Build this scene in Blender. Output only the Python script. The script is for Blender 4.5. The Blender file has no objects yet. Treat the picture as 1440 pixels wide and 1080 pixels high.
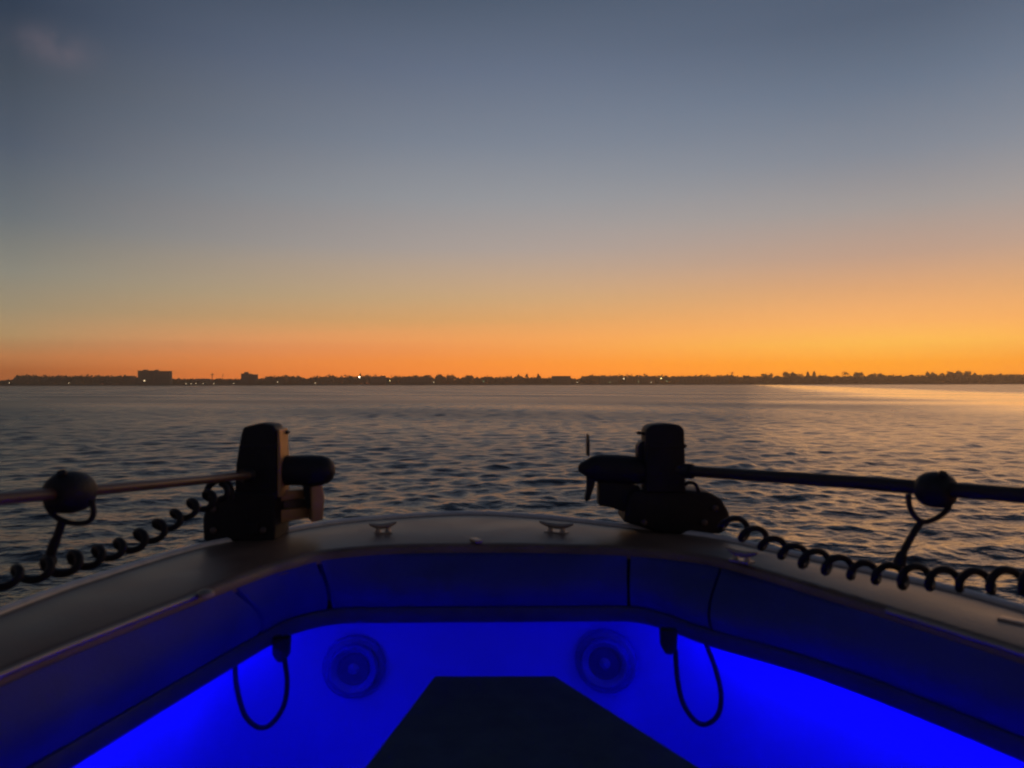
import bpy, bmesh, math, random
import numpy as np
from mathutils import Vector, Matrix, noise

random.seed(7)
rng = np.random.default_rng(11)
sc = bpy.context.scene
COL = sc.collection
CZ = 1.5            # camera height above the water
DK = 1.0            # depth factor for the thing being built
F = 1080.0          # focal length in pixels of the 1440 px wide frame
R = math.radians

# ------------------------------------------------------------------ helpers
def P(px, py, d):
    """point seen at photo pixel (px,py), d metres ahead of the camera"""
    d = d * DK
    return Vector(((px - 720) / F * d, d, CZ - (py - 540) / F * d))

def G(px, py, drop):
    """point seen at photo pixel on the level plane `drop` metres under the camera"""
    d = drop * F / (py - 540)
    return Vector(((px - 720) / F * d, d, CZ - drop))

def root_of(o):
    while o.parent: o = o.parent
    return o

def mk(name, verts, faces, mat, parent=None, smooth=False):
    off = Vector((0, 0, 0)) if parent is None else root_of(parent).location
    me = bpy.data.meshes.new(name)
    me.from_pydata([tuple(Vector(v) - off) for v in verts], [], faces)
    me.validate()
    if smooth: me.polygons.foreach_set('use_smooth', [True] * len(me.polygons))
    me.materials.append(mat)
    o = bpy.data.objects.new(name, me); COL.objects.link(o)
    if parent is not None: o.parent = parent
    return o

def mkbm(name, bm, mat, parent=None, smooth=False):
    bmesh.ops.recalc_face_normals(bm, faces=bm.faces)
    off = Vector((0, 0, 0)) if parent is None else root_of(parent).location
    bmesh.ops.translate(bm, verts=bm.verts, vec=-off)
    me = bpy.data.meshes.new(name); bm.to_mesh(me); bm.free()
    if smooth: me.polygons.foreach_set('use_smooth', [True] * len(me.polygons))
    me.materials.append(mat)
    o = bpy.data.objects.new(name, me); COL.objects.link(o)
    if parent is not None: o.parent = parent
    return o

def autosmooth(o, ang=40):
    me = o.data
    bm = bmesh.new(); bm.from_mesh(me)
    for f in bm.faces: f.smooth = True
    for e in bm.edges:
        if len(e.link_faces) == 2 and e.calc_face_angle(0) > R(ang): e.smooth = False
    bm.to_mesh(me); bm.free()
    return o

def tag(o, label=None, cat=None, group=None, kind=None):
    if label: o['label'] = label
    if cat: o['category'] = cat
    if group: o['group'] = group
    if kind: o['kind'] = kind
    return o

def thing(name, loc, label, cat, group=None):
    o = bpy.data.objects.new(name, None); COL.objects.link(o)
    o.location = loc; o.empty_display_size = 0.1
    return tag(o, label, cat, group)

def crom(pts, n=8):
    """Catmull-Rom through pts"""
    pts = [Vector(p) for p in pts]
    ext = [pts[0] * 2 - pts[1]] + pts + [pts[-1] * 2 - pts[-2]]
    out = []
    for i in range(1, len(ext) - 2):
        p0, p1, p2, p3 = ext[i - 1:i + 3]
        for k in range(n):
            t = k / n
            out.append(0.5 * ((2 * p1) + (p2 - p0) * t + (2 * p0 - 5 * p1 + 4 * p2 - p3) * t * t + (3 * p1 - p0 - 3 * p2 + p3) * t ** 3))
    out.append(pts[-1].copy())
    return out

def tube_geo(path, rad, seg=10, caps=True):
    path = [Vector(p) for p in path]
    n = len(path)
    rr = rad if isinstance(rad, (list, tuple)) else [rad] * n
    V, Fc = [], []
    up = None
    for i in range(n):
        t = (path[min(i + 1, n - 1)] - path[max(i - 1, 0)]).normalized()
        if up is None:
            a = Vector((0, 0, 1)) if abs(t.z) < .9 else Vector((1, 0, 0))
            up = (a - t * a.dot(t)).normalized()
        else:
            up = (up - t * up.dot(t)).normalized()
        s = t.cross(up)
        for k in range(seg):
            a = 2 * math.pi * k / seg
            V.append(path[i] + (up * math.cos(a) + s * math.sin(a)) * rr[i])
    for i in range(n - 1):
        for k in range(seg):
            k2 = (k + 1) % seg
            Fc.append((i * seg + k, i * seg + k2, (i + 1) * seg + k2, (i + 1) * seg + k))
    if caps:
        Fc.append(tuple(range(seg))[::-1]); Fc.append(tuple((n - 1) * seg + k for k in range(seg)))
    return V, Fc

def tube(name, path, rad, mat, parent=None, seg=10):
    v, f = tube_geo(path, rad, seg)
    return autosmooth(mk(name, v, f, mat, parent), 50)

def lathe(name, base, axis, prof, mat, parent=None, seg=40):
    """prof: list of (distance along axis, radius)"""
    path = [Vector(base) + Vector(axis).normalized() * a for a, r in prof]
    ax = Vector(axis).normalized()
    a = Vector((0, 0, 1)) if abs(ax.z) < .9 else Vector((1, 0, 0))
    up = (a - ax * a.dot(ax)).normalized(); s = ax.cross(up)
    V, Fc = [], []
    for (dst, r) in prof:
        for k in range(seg):
            t = 2 * math.pi * k / seg
            V.append(Vector(base) + ax * dst + (up * math.cos(t) + s * math.sin(t)) * max(r, 1e-4))
    n = len(prof)
    for i in range(n - 1):
        for k in range(seg):
            k2 = (k + 1) % seg
            Fc.append((i * seg + k, i * seg + k2, (i + 1) * seg + k2, (i + 1) * seg + k))
    Fc.append(tuple(range(seg))[::-1]); Fc.append(tuple((n - 1) * seg + k for k in range(seg)))
    return autosmooth(mk(name, V, Fc, mat, parent), 35)

def prism(name, pix, d, thick, mat, parent=None, bev=.008, rot=0.0, pivot=None):
    """solid with the given front outline (photo pixels, taken at depth d) going `thick` metres back"""
    bm = bmesh.new()
    a = [bm.verts.new(P(x, y, d)) for x, y in pix]
    f = bm.faces.new(a)
    r = bmesh.ops.extrude_face_region(bm, geom=[f])
    bmesh.ops.translate(bm, verts=[v for v in r['geom'] if isinstance(v, bmesh.types.BMVert)], vec=(0, thick, 0))
    bmesh.ops.recalc_face_normals(bm, faces=bm.faces)
    if bev: bmesh.ops.bevel(bm, geom=list(bm.edges), offset=bev, segments=3, affect='EDGES', profile=.6, clamp_overlap=True)
    if rot:
        pv = pivot or P(pix[0][0], pix[0][1], d)
        bmesh.ops.rotate(bm, verts=bm.verts, cent=pv, matrix=Matrix.Rotation(rot, 3, 'Z'))
    return autosmooth(mkbm(name, bm, mat, parent), 35)

def box_geo(c, s, rz=0):
    x, y, z = s[0] / 2, s[1] / 2, s[2] / 2
    m = Matrix.Rotation(rz, 3, 'Z')
    V = [Vector(c) + m @ Vector((i * x, j * y, k * z)) for k in (-1, 1) for j in (-1, 1) for i in (-1, 1)]
    return V, [(0, 2, 3, 1), (4, 5, 7, 6), (0, 1, 5, 4), (2, 6, 7, 3), (0, 4, 6, 2), (1, 3, 7, 5)]

def box(name, c, s, mat, parent=None, bev=.003, rz=0):
    v, f = box_geo(c, s, rz)
    bm = bmesh.new(); bv = [bm.verts.new(q) for q in v]
    for q in f: bm.faces.new([bv[i] for i in q])
    if bev: bmesh.ops.bevel(bm, geom=list(bm.edges), offset=bev, segments=2, affect='EDGES', profile=.6, clamp_overlap=True)
    return autosmooth(mkbm(name, bm, mat, parent), 35)

# ------------------------------------------------------------------ materials
def lin(c):
    return tuple(((v / 255) / 12.92 if v / 255 <= .04045 else ((v / 255 + .055) / 1.055) ** 2.4) for v in c)

def mat(name, col, rough=.5, metal=0, spec=.5, noise_scale=0, noise_amt=.2, bump=0, bump_scale=200, coat=0):
    m = bpy.data.materials.new(name); m.use_nodes = True
    nt = m.node_tree; b = nt.nodes['Principled BSDF']
    b.inputs['Base Color'].default_value = (*col, 1)
    b.inputs['Roughness'].default_value = rough
    b.inputs['Metallic'].default_value = metal
    b.inputs['Specular IOR Level'].default_value = spec
    if coat:
        b.inputs['Coat Weight'].default_value = coat; b.inputs['Coat Roughness'].default_value = .15
    tc = nt.nodes.new('ShaderNodeTexCoord')
    if noise_scale:
        n = nt.nodes.new('ShaderNodeTexNoise'); n.inputs['Scale'].default_value = noise_scale
        n.inputs['Detail'].default_value = 6
        nt.links.new(tc.outputs['Object'], n.inputs['Vector'])
        rp = nt.nodes.new('ShaderNodeValToRGB')
        rp.color_ramp.elements[0].position = .3; rp.color_ramp.elements[1].position = .7
        rp.color_ramp.elements[0].color = (*[c * (1 - noise_amt) for c in col], 1)
        rp.color_ramp.elements[1].color = (*[min(1, c * (1 + noise_amt)) for c in col], 1)
        nt.links.new(n.outputs['Fac'], rp.inputs['Fac']); nt.links.new(rp.outputs['Color'], b.inputs['Base Color'])
        mr = nt.nodes.new('ShaderNodeMapRange')
        mr.inputs['To Min'].default_value = max(.03, rough - .1); mr.inputs['To Max'].default_value = min(1, rough + .12)
        nt.links.new(n.outputs['Fac'], mr.inputs['Value']); nt.links.new(mr.outputs['Result'], b.inputs['Roughness'])
    if bump:
        n2 = nt.nodes.new('ShaderNodeTexNoise'); n2.inputs['Scale'].default_value = bump_scale; n2.inputs['Detail'].default_value = 3
        nt.links.new(tc.outputs['Object'], n2.inputs['Vector'])
        bp = nt.nodes.new('ShaderNodeBump'); bp.inputs['Strength'].default_value = bump; bp.inputs['Distance'].default_value = .004
        nt.links.new(n2.outputs['Fac'], bp.inputs['Height']); nt.links.new(bp.outputs['Normal'], b.inputs['Normal'])
    return m

def emit(name, col, strength):
    m = bpy.data.materials.new(name); m.use_nodes = True
    b = m.node_tree.nodes['Principled BSDF']
    b.inputs['Base Color'].default_value = (.5, .5, .5, 1)
    b.inputs['Emission Color'].default_value = (*col, 1); b.inputs['Emission Strength'].default_value = strength
    return m

M = dict(
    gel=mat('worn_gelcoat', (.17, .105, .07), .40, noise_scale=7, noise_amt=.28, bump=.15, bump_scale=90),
    liner=mat('led_tinted_gelcoat', (.14, .15, .68), .45, noise_scale=4, noise_amt=.06),  # blue of the LED light painted into a probably white liner
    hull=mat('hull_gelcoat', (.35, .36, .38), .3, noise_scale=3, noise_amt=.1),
    pad=mat('led_tinted_vinyl', (.022, .030, .225), .55, noise_scale=9, noise_amt=.16, bump=.3, bump_scale=320),  # vinyl coloured blue to carry the LED glow on the pads
    lip=mat('dark_rubber', (.03, .03, .11), .55, noise_scale=20),  # dark rubber with some blue LED light mixed into its colour
    seam=mat('seam_black', (.015, .015, .017), .8, noise_scale=30),
    rail=mat('rail_insert', (.80, .74, .66), .16, 0, spec=.8, noise_scale=25, noise_amt=.1),
    steel=mat('stainless', (.38, .31, .25), .44, 1, noise_scale=25, noise_amt=.1),
    alu=mat('sunset_tinted_metal', (.44, .27, .12), .5, .5, noise_scale=14, noise_amt=.2),  # light grey aluminium; the tan is sunset light put into the colour
    blk=mat('black_plastic', (.012, .012, .013), .55, noise_scale=18, noise_amt=.3, bump=.3, bump_scale=150, spec=.3),
    rub=mat('black_cord_rubber', (.010, .010, .012), .6, noise_scale=30, spec=.3),
    shaft=mat('brown_composite', (.11, .062, .034), .36, noise_scale=12, noise_amt=.2),
    shaftb=mat('black_composite', (.022, .013, .008), .6, noise_scale=12, noise_amt=.2),
    mpad=mat('charcoal_foam_mat', (.055, .075, .105), .75, noise_scale=14, noise_amt=.2, bump=.6, bump_scale=420, spec=.3),
    spk=mat('led_tinted_plastic', (.08, .09, .34), .45, noise_scale=15),  # speaker plastic tinted with the LED blue, like the liner
    cone=mat('speaker_cone', (.04, .04, .16), .5, noise_scale=15),  # same LED blue in the colour, darker
    shore=mat('shore_earth', (.05, .045, .035), .9, noise_scale=.05, noise_amt=.4),
    leafA=mat('leaf_dark', (.06, .045, .022), .8, noise_scale=.2, noise_amt=.4, spec=.1),
    leafB=mat('leaf_brown', (.085, .055, .025), .8, noise_scale=.2, noise_amt=.4, spec=.1),
    bark=mat('bark', (.08, .06, .045), .9, noise_scale=.6),
    stuccoA=mat('beige_stucco', (.16, .13, .09), .85, noise_scale=.15, noise_amt=.12),
    stuccoB=mat('grey_stucco', (.11, .10, .09), .85, noise_scale=.15, noise_amt=.12),
    stuccoC=mat('red_brick', (.12, .06, .04), .85, noise_scale=.15, noise_amt=.2),
    roof=mat('grey_roof', (.12, .11, .10), .8, noise_scale=.2),
    glass=mat('dark_window', (.03, .035, .04), .1, noise_scale=.4),
    mast=mat('mast_metal', (.12, .10, .09), .5, .6, noise_scale=.5),
    led=emit('blue_led', (.006, .0, 1.0), 52),
    led2=emit('blue_led_dim', (.004, .0, 1.0), 2.6),
    lampw=emit('lamp_white', (1, .86, .62), 9),
    lampy=emit('lamp_yellow', (1, .75, .25), 5),
    lampd=emit('lamp_dim', (1, .74, .40), 2.2),
)

# ------------------------------------------------------------------ world: dusk sky
SUN_AZ = R(31)
GLOW_AZ = R(27)
w = bpy.data.worlds.new("World"); sc.world = w; w.use_nodes = True
nt = w.node_tree; nt.nodes.clear()
N, Lk = nt.nodes.new, nt.links.new
out = N('ShaderNodeOutputWorld'); bg = N('ShaderNodeBackground')
tc = N('ShaderNodeTexCoord'); sep = N('ShaderNodeSeparateXYZ'); Lk(tc.outputs['Generated'], sep.inputs[0])
def math_n(op, a, b=None, clamp=False):
    m = N('ShaderNodeMath'); m.operation = op; m.use_clamp = clamp
    for i, v in enumerate((a, b)):
        if v is None: continue
        if isinstance(v, (int, float)): m.inputs[i].default_value = v
        else: Lk(v, m.inputs[i])
    return m.outputs[0]
def maprange(v, a, b, smooth=True):
    m = N('ShaderNodeMapRange'); m.interpolation_type = 'SMOOTHSTEP' if smooth else 'LINEAR'
    m.inputs['From Min'].default_value = a; m.inputs['From Max'].default_value = b
    Lk(v, m.inputs['Value']); return m.outputs['Result']
X, Y, Z = sep.outputs
hyp = math_n('SQRT', math_n('ADD', math_n('MULTIPLY', X, X), math_n('MULTIPLY', Y, Y)))
te = math_n('DIVIDE', Z, math_n('MAXIMUM', hyp, 1e-4))               # tan(elevation)
# position along the ramps
pos = math_n('POWER', math_n('MAXIMUM', math_n('DIVIDE', te, 2.0), 0.0, True), 0.5, True)
dot = math_n('DIVIDE', math_n('ADD', math_n('MULTIPLY', X, math.sin(GLOW_AZ)), math_n('MULTIPLY', Y, math.cos(GLOW_AZ))), math_n('MAXIMUM', hyp, 1e-4))
delta = math_n('ARCCOSINE', math_n('MINIMUM', math_n('MAXIMUM', dot, -1.0), 1.0))
def ramp(stops):
    r = N('ShaderNodeValToRGB'); cr = r.color_ramp; cr.interpolation = 'B_SPLINE' if False else 'LINEAR'
    els = [(math.sqrt(max(0, t) / 2.0), c) for t, c in stops]
    while len(cr.elements) < len(els): cr.elements.new(.5)
    for e, (p, c) in zip(cr.elements, els): e.position = p; e.color = (*[v * .5 for v in c], 1)
    Lk(pos, r.inputs['Fac']); return r.outputs['Color']
# sky colours by height over the horizon (rows of the photo), for three azimuths
SKY = [
    {0: (54, 64, 81), 100: (70, 79, 92), 200: (84, 93, 107), 300: (109, 114, 118), 380: (139, 135, 122), 430: (156, 140, 113), 470: (172, 138, 98), 500: (178, 120, 77), 519: (168, 103, 63), 541: (158, 90, 54)},
    {0: (82, 94, 113), 100: (102, 113, 133), 200: (125, 133, 147), 280: (149, 150, 154), 350: (173, 159, 150), 420: (206, 166, 122), 450: (224, 164, 104), 480: (240, 161, 90), 510: (248, 149, 66), 541: (252, 128, 48)},
    {0: (88, 100, 119), 100: (108, 119, 137), 200: (135, 139, 149), 280: (163, 154, 150), 350: (192, 159, 137), 400: (222, 167, 118), 450: (247, 177, 100), 480: (249, 181, 85), 510: (251, 162, 64), 541: (252, 140, 46)}]
GAIN = [{0: (0.699, 0.846, 0.949), 100: (0.852, 0.927, 0.982), 200: (0.88, 0.958, 1.023), 300: (0.962, 1.036, 1.081), 380: (1.085, 1.135, 1.176), 430: (1.209, 1.242, 1.238), 470: (1.466, 1.512, 1.436), 500: (1.669, 1.494, 1.207), 519: (1.508, 1.258, 0.834), 541: (1.508, 1.258, 0.834)}, {0: (0.881, 0.944, 0.984), 100: (0.938, 0.983, 1.02), 200: (0.966, 1.009, 1.044), 280: (1.013, 1.048, 1.082), 350: (1.046, 1.077, 1.118), 420: (1.141, 1.158, 1.153), 450: (1.211, 1.244, 1.205), 480: (1.507, 1.435, 1.234), 510: (1.534, 1.419, 0.823), 541: (1.534, 1.419, 0.823)}, {0: (0.818, 0.91, 0.974), 100: (0.867, 0.964, 1.021), 200: (0.892, 0.98, 1.042), 280: (0.964, 1.032, 1.09), 350: (1.026, 1.056, 1.116), 400: (1.119, 1.118, 1.135), 450: (1.272, 1.246, 1.201), 480: (1.498, 1.531, 1.076), 510: (1.56, 1.462, 0.335), 541: (1.56, 1.462, 0.335)}]      # what the haze takes away again
def px_stops(k, az):
    c = math.cos(R(az))
    return sorted(((540 - y) / F * c, tuple(v * g for v, g in zip(lin(q), GAIN[k].get(y, (1, 1, 1))))) for y, q in SKY[k].items())
zen = [(.8, lin((56, 68, 92))), (1.6, lin((44, 55, 78)))]
left = ramp(px_stops(0, -33) + [(.8, lin((46, 55, 74))), (1.6, lin((40, 48, 68)))])
mid = ramp(px_stops(1, 0) + zen)
rgt = ramp(px_stops(2, 30) + zen)
back = ramp([(t_, lin(c_)) for t_, c_ in ((0, (62, 58, 66)), (.12, (70, 64, 74)), (.3, (66, 68, 84)), (.8, (46, 55, 74)), (1.6, (38, 46, 66)))])
def mix(f, a, b):
    m = N('ShaderNodeMix'); m.data_type = 'RGBA'
    Lk(f, m.inputs['Factor']); Lk(a, m.inputs['A']); Lk(b, m.inputs['B']); return m.outputs['Result']
# three-point blend: weights are quadratics through three distances from the glow (softened at its centre)
ddeg = math_n('MULTIPLY', delta, 180 / math.pi)
dg = math_n('MINIMUM', math_n('SQRT', math_n('ADD', math_n('MULTIPLY', ddeg, ddeg), 64.0)), 60.5)
def lag(a, b_, own):
    return math_n('MULTIPLY', math_n('MULTIPLY', math_n('SUBTRACT', dg, a), math_n('SUBTRACT', dg, b_)), 1.0 / ((own - a) * (own - b_)))
def scl(col, f):
    v = N('ShaderNodeVectorMath'); v.operation = 'SCALE'; Lk(col, v.inputs[0]); Lk(f, v.inputs['Scale']); return v.outputs[0]
def addv(p, q):
    v = N('ShaderNodeVectorMath'); v.operation = 'ADD'; Lk(p, v.inputs[0]); Lk(q, v.inputs[1]); return v.outputs[0]
c2 = addv(addv(scl(rgt, lag(28.2, 60.5, 8.5)), scl(mid, lag(8.5, 60.5, 28.2))), scl(left, lag(8.5, 28.2, 60.5)))
c3 = mix(maprange(delta, R(62), R(150)), c2, back)
# thin faint cloud, upper left
def blob(az, el, wa, we):
    v = Vector((math.sin(az) * math.cos(el), math.cos(az) * math.cos(el), math.sin(el)))
    e1 = Vector((math.cos(az), -math.sin(az), 0)); e2 = v.cross(e1)
    def dd(q):
        n = N('ShaderNodeVectorMath'); n.operation = 'DOT_PRODUCT'; Lk(tc.outputs['Generated'], n.inputs[0]); n.inputs[1].default_value = q
        return n.outputs['Value']
    a = math_n('DIVIDE', dd(e1), wa); b = math_n('DIVIDE', dd(e2), we)
    r2 = math_n('ADD', math_n('MULTIPLY', a, a), math_n('MULTIPLY', b, b))
    return r2
nz = N('ShaderNodeTexNoise'); nz.inputs['Scale'].default_value = 22; nz.inputs['Detail'].default_value = 5
Lk(tc.outputs['Generated'], nz.inputs['Vector'])
r2 = blob(math.atan2(75 - 720, F), math.atan2(540 - 66, math.hypot(F, 645)), .030, .016)
cl = math_n('MULTIPLY', math_n('EXPONENT', math_n('MULTIPLY', r2, -1.0)), maprange(nz.outputs['Fac'], .25, .7))
cm = N('ShaderNodeMix'); cm.data_type = 'RGBA'; cm.inputs['B'].default_value = (*[v * .5 for v in lin((118, 106, 116))], 1)
Lk(math_n('MULTIPLY', cl, .6), cm.inputs['Factor']); Lk(c3, cm.inputs['A'])
# faint unevenness of the high air
nz2 = N('ShaderNodeTexNoise'); nz2.inputs['Scale'].default_value = 3.0; nz2.inputs['Detail'].default_value = 4
mp = N('ShaderNodeMapping'); mp.inputs['Scale'].default_value = (1, 1, 3.5)
Lk(tc.outputs['Generated'], mp.inputs['Vector']); Lk(mp.outputs[0], nz2.inputs['Vector'])
var = N('ShaderNodeMapRange'); var.inputs['To Min'].default_value = 1.94; var.inputs['To Max'].default_value = 2.06
Lk(nz2.outputs['Fac'], var.inputs['Value'])
vm = N('ShaderNodeVectorMath'); vm.operation = 'SCALE'; Lk(cm.outputs['Result'], vm.inputs[0]); Lk(var.outputs['Result'], vm.inputs['Scale'])
# twilight sky model added on top, sun just under the horizon
sky = N('ShaderNodeTexSky'); sky.sky_type = 'NISHITA'; sky.sun_disc = False
sky.sun_elevation = R(-1.0); sky.sun_rotation = SUN_AZ; sky.air_density = 1.5; sky.dust_density = 2.0
sk = N('ShaderNodeVectorMath'); sk.operation = 'SCALE'; Lk(sky.outputs['Color'], sk.inputs[0]); sk.inputs['Scale'].default_value = .02
add = N('ShaderNodeVectorMath'); add.operation = 'ADD'; Lk(vm.outputs[0], add.inputs[0]); Lk(sk.outputs[0], add.inputs[1])
Lk(add.outputs[0], bg.inputs['Color']); bg.inputs['Strength'].default_value = 1.0
Lk(bg.outputs[0], out.inputs['Surface'])

sun = bpy.data.lights.new('sun', 'SUN'); so = bpy.data.objects.new('sun', sun); COL.objects.link(so)
sun.energy = .20; sun.angle = R(30); sun.color = (1, .50, .20)
el = R(2.0)
LAZ = SUN_AZ + R(1)
dirv = Vector((math.sin(LAZ) * math.cos(el), math.cos(LAZ) * math.cos(el), math.sin(el)))
so.rotation_euler = dirv.to_track_quat('Z', 'Y').to_euler()

# ------------------------------------------------------------------ water
def slick_mask(x, y):
    """calmer streak of water running out towards the glow"""
    ax, ay = 17.0, 27.0; dx, dy = 152 / 535., 513 / 535.
    s = (x - ax) * dy - (y - ay) * dx            # metres to the right of its edge
    along = (x - ax) * dx + (y - ay) * dy
    wd = 16 + .004 * np.maximum(along, 0)
    s = s + 1.5 * np.sin(along * .11) + .8 * np.sin(along * .37 + 1)
    m = np.clip(s / (.6 * wd), 0, 1) * np.clip((2.3 * wd - s) / (.7 * wd), 0, 1)
    return m * np.clip((along + 30) / 40, 0, 1)

nth = 1000; th = np.linspace(-R(76), R(76), nth)
rs = [1.2]
while rs[-1] < 3.5: rs.append(rs[-1] * 1.02)
while rs[-1] < 60: rs.append(rs[-1] * 1.0042)
while rs[-1] < 140: rs.append(rs[-1] * 1.010)
while rs[-1] < 9000: rs.append(rs[-1] * 1.03)
rs = np.array(rs)
Rr, Th = np.meshgrid(rs, th, indexing='ij')
wx = (Rr * np.sin(Th)).astype(np.float32); wy = (Rr * np.cos(Th) - .8).astype(np.float32)
cell = np.maximum(Rr * .0027, np.gradient(rs)[:, None] * np.ones_like(Th)).astype(np.float32)
hz = np.zeros_like(wx); ox = np.zeros_like(wx); oy = np.zeros_like(wx)
amp_mod = 1 - .74 * slick_mask(wx, wy)
gust = np.zeros_like(wx)
for k in range(6):
    a = rng.uniform(0, 2 * math.pi); lam = rng.uniform(9, 40)
    gust += np.sin((wx * math.cos(a) * .5 + wy * math.sin(a)) * 2 * math.pi / lam + rng.uniform(0, 6.28))
amp_mod = amp_mod * (1 + .10 * gust)
NW = 110
lost = np.zeros_like(wx)
for i in range(NW):
    lam = .11 * (1.7 / .11) ** ((i + rng.uniform(0, 1)) / NW)
    a = -math.pi / 2 + .25 + rng.normal(0, .85)
    sl = .128 * math.sqrt(2 / NW) * (.62 if lam > 1.2 else (.85 if lam > .6 else 1.12))
    k = 2 * math.pi / lam; A = sl / k
    f = np.clip(lam / (2.2 * cell) - 1, 0, 1) * amp_mod
    ph = k * (wx * math.cos(a) + wy * math.sin(a)) + rng.uniform(0, 6.28)
    s_, c_ = np.sin(ph), np.cos(ph)
    lost += (sl * amp_mod) ** 2 / 2 - (sl * f) ** 2 / 2
    hz += f * A * c_; ox -= .8 * f * A * math.cos(a) * s_; oy -= .8 * f * A * math.sin(a) * s_
co = np.stack([wx + ox, wy + oy, hz], -1).reshape(-1, 3).astype(np.float32)
nr = len(rs)
idx = np.arange(nr * nth).reshape(nr, nth)
q = np.stack([idx[:-1, :-1], idx[:-1, 1:], idx[1:, 1:], idx[1:, :-1]], -1).reshape(-1, 4)[:, ::-1]
me = bpy.data.meshes.new('water')
me.vertices.add(len(co)); me.vertices.foreach_set('co', co.ravel())
me.loops.add(q.size); me.loops.foreach_set('vertex_index', q.ravel().astype(np.int32))
me.polygons.add(len(q)); me.polygons.foreach_set('loop_start', np.arange(0, q.size, 4, dtype=np.int32))
me.polygons.foreach_set('loop_total', np.full(len(q), 4, np.int32))
me.polygons.foreach_set('use_smooth', np.ones(len(q), bool))
me.update(calc_edges=True)
alpha = np.sqrt(2 * (.16 * lost + .0006 * amp_mod ** 2))
rgh = np.clip(np.sqrt(alpha), .05, .6)
att = me.attributes.new('chop', 'FLOAT', 'POINT'); att.data.foreach_set('value', rgh.ravel().astype(np.float32))
att = me.attributes.new('calm', 'FLOAT', 'POINT'); att.data.foreach_set('value', slick_mask(wx, wy).ravel().astype(np.float32))
water = bpy.data.objects.new('water', me); COL.objects.link(water); tag(water, kind='structure')
m = bpy.data.materials.new('bay_water'); m.use_nodes = True; nt = m.node_tree; b = nt.nodes['Principled BSDF']
b.inputs['Base Color'].default_value = (.006, .010, .014, 1); b.inputs['IOR'].default_value = 1.333
b.inputs['Roughness'].default_value = .10
tcw = nt.nodes.new('ShaderNodeTexCoord')
def wn(scale, stretch, det):
    mp = nt.nodes.new('ShaderNodeMapping'); mp.inputs['Scale'].default_value = (stretch, 1, 1); mp.inputs['Rotation'].default_value = (0, 0, .2)
    nt.links.new(tcw.outputs['Object'], mp.inputs['Vector'])
    n = nt.nodes.new('ShaderNodeTexNoise'); n.inputs['Scale'].default_value = scale; n.inputs['Detail'].default_value = det
    nt.links.new(mp.outputs[0], n.inputs['Vector']); return n.outputs['Fac']
at = nt.nodes.new('ShaderNodeAttribute'); at.attribute_name = 'calm'
inv = nt.nodes.new('ShaderNodeMapRange'); inv.inputs['To Min'].default_value = 1; inv.inputs['To Max'].default_value = .45
nt.links.new(at.outputs['Fac'], inv.inputs['Value'])
ar = nt.nodes.new('ShaderNodeAttribute'); ar.attribute_name = 'chop'; nt.links.new(ar.outputs['Fac'], b.inputs['Roughness'])
prev = None
for scale, st, det, dist in ((.5, .5, 3, .06), (3.2, .7, 3, .04), (14, .8, 2, .014)):
    bp = nt.nodes.new('ShaderNodeBump'); bp.inputs['Distance'].default_value = dist
    nt.links.new(inv.outputs['Result'], bp.inputs['Strength'])
    nt.links.new(wn(scale, st, det), bp.inputs['Height'])
    if prev: nt.links.new(prev, bp.inputs['Normal'])
    prev = bp.outputs['Normal']
nt.links.new(prev, b.inputs['Normal'])
me.materials.append(m)

# ------------------------------------------------------------------ boat: plan curves (x, y) in metres
O = [(-1.33, -.3), (-1.20, .75), (-1.118, 1.677), (-1.066, 1.985), (-.956, 2.348), (-.769, 2.596), (-.57, 2.798), (-.19, 2.935), (.106, 2.857), (.373, 2.687), (.645, 2.488), (.80, 2.26), (.920, 2.069), (1.03, 1.895), (1.125, 1.677), (1.40, .85), (1.55, -.3)]
I = [(-1.16, -.3), (-1.02, .75), (-.889, 1.333), (-.833, 1.552), (-.690, 2.03), (-.628, 2.175), (-.548, 2.290), (-.345, 2.368), (0, 2.379), (.255, 2.350), (.372, 2.320), (.475, 2.272), (.592, 2.175), (.727, 1.915), (.945, 1.432), (1.22, .75), (1.40, -.3)]
L = [(-1.08, -.3), (-.93, .75), (-.784, 1.366), (-.724, 1.628), (-.627, 2.021), (-.580, 2.12), (-.490, 2.186), (-.324, 2.195), (-.041, 2.199), (.240, 2.204), (.350, 2.195), (.425, 2.128), (.514, 1.990), (.715, 1.756), (.921, 1.375), (1.19, .75), (1.37, -.3)]
SUB = 8
DROP = [.465, .465, .465, .465, .465, .466, .468, .470, .472, .475, .478, .482, .486, .489, .490, .490, .490]   # slight heel to starboard
def curve(c, deck):
    if deck: return crom([Vector((x * d / .5, y * d / .5, d)) for (x, y), d in zip(c, DROP)], SUB)
    return crom([Vector((x, y, 0)) for x, y in c], SUB)
Oc, Ic, Lc = curve(O, 1), curve(I, 1), curve(L, 0)
NS = len(Oc)
def normals(c):
    out = []
    for i in range(len(c)):
        t = c[min(i + 2, len(c) - 1)] - c[max(i - 2, 0)]
        t.z = 0; t.normalize()
        out.append(Vector((-t.y, t.x, 0)))     # outward (left of travel: port -> bow -> starboard)
    return out
On, In, Ln = normals(Oc), normals(Ic), normals(Lc)
def p3(v, drop): return Vector((v.x, v.y, CZ - drop))
def pc(v, drop): return Vector((v.x, v.y, CZ - (v.z + drop - .5)))   # heights given for a deck .5 m under the camera

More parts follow.
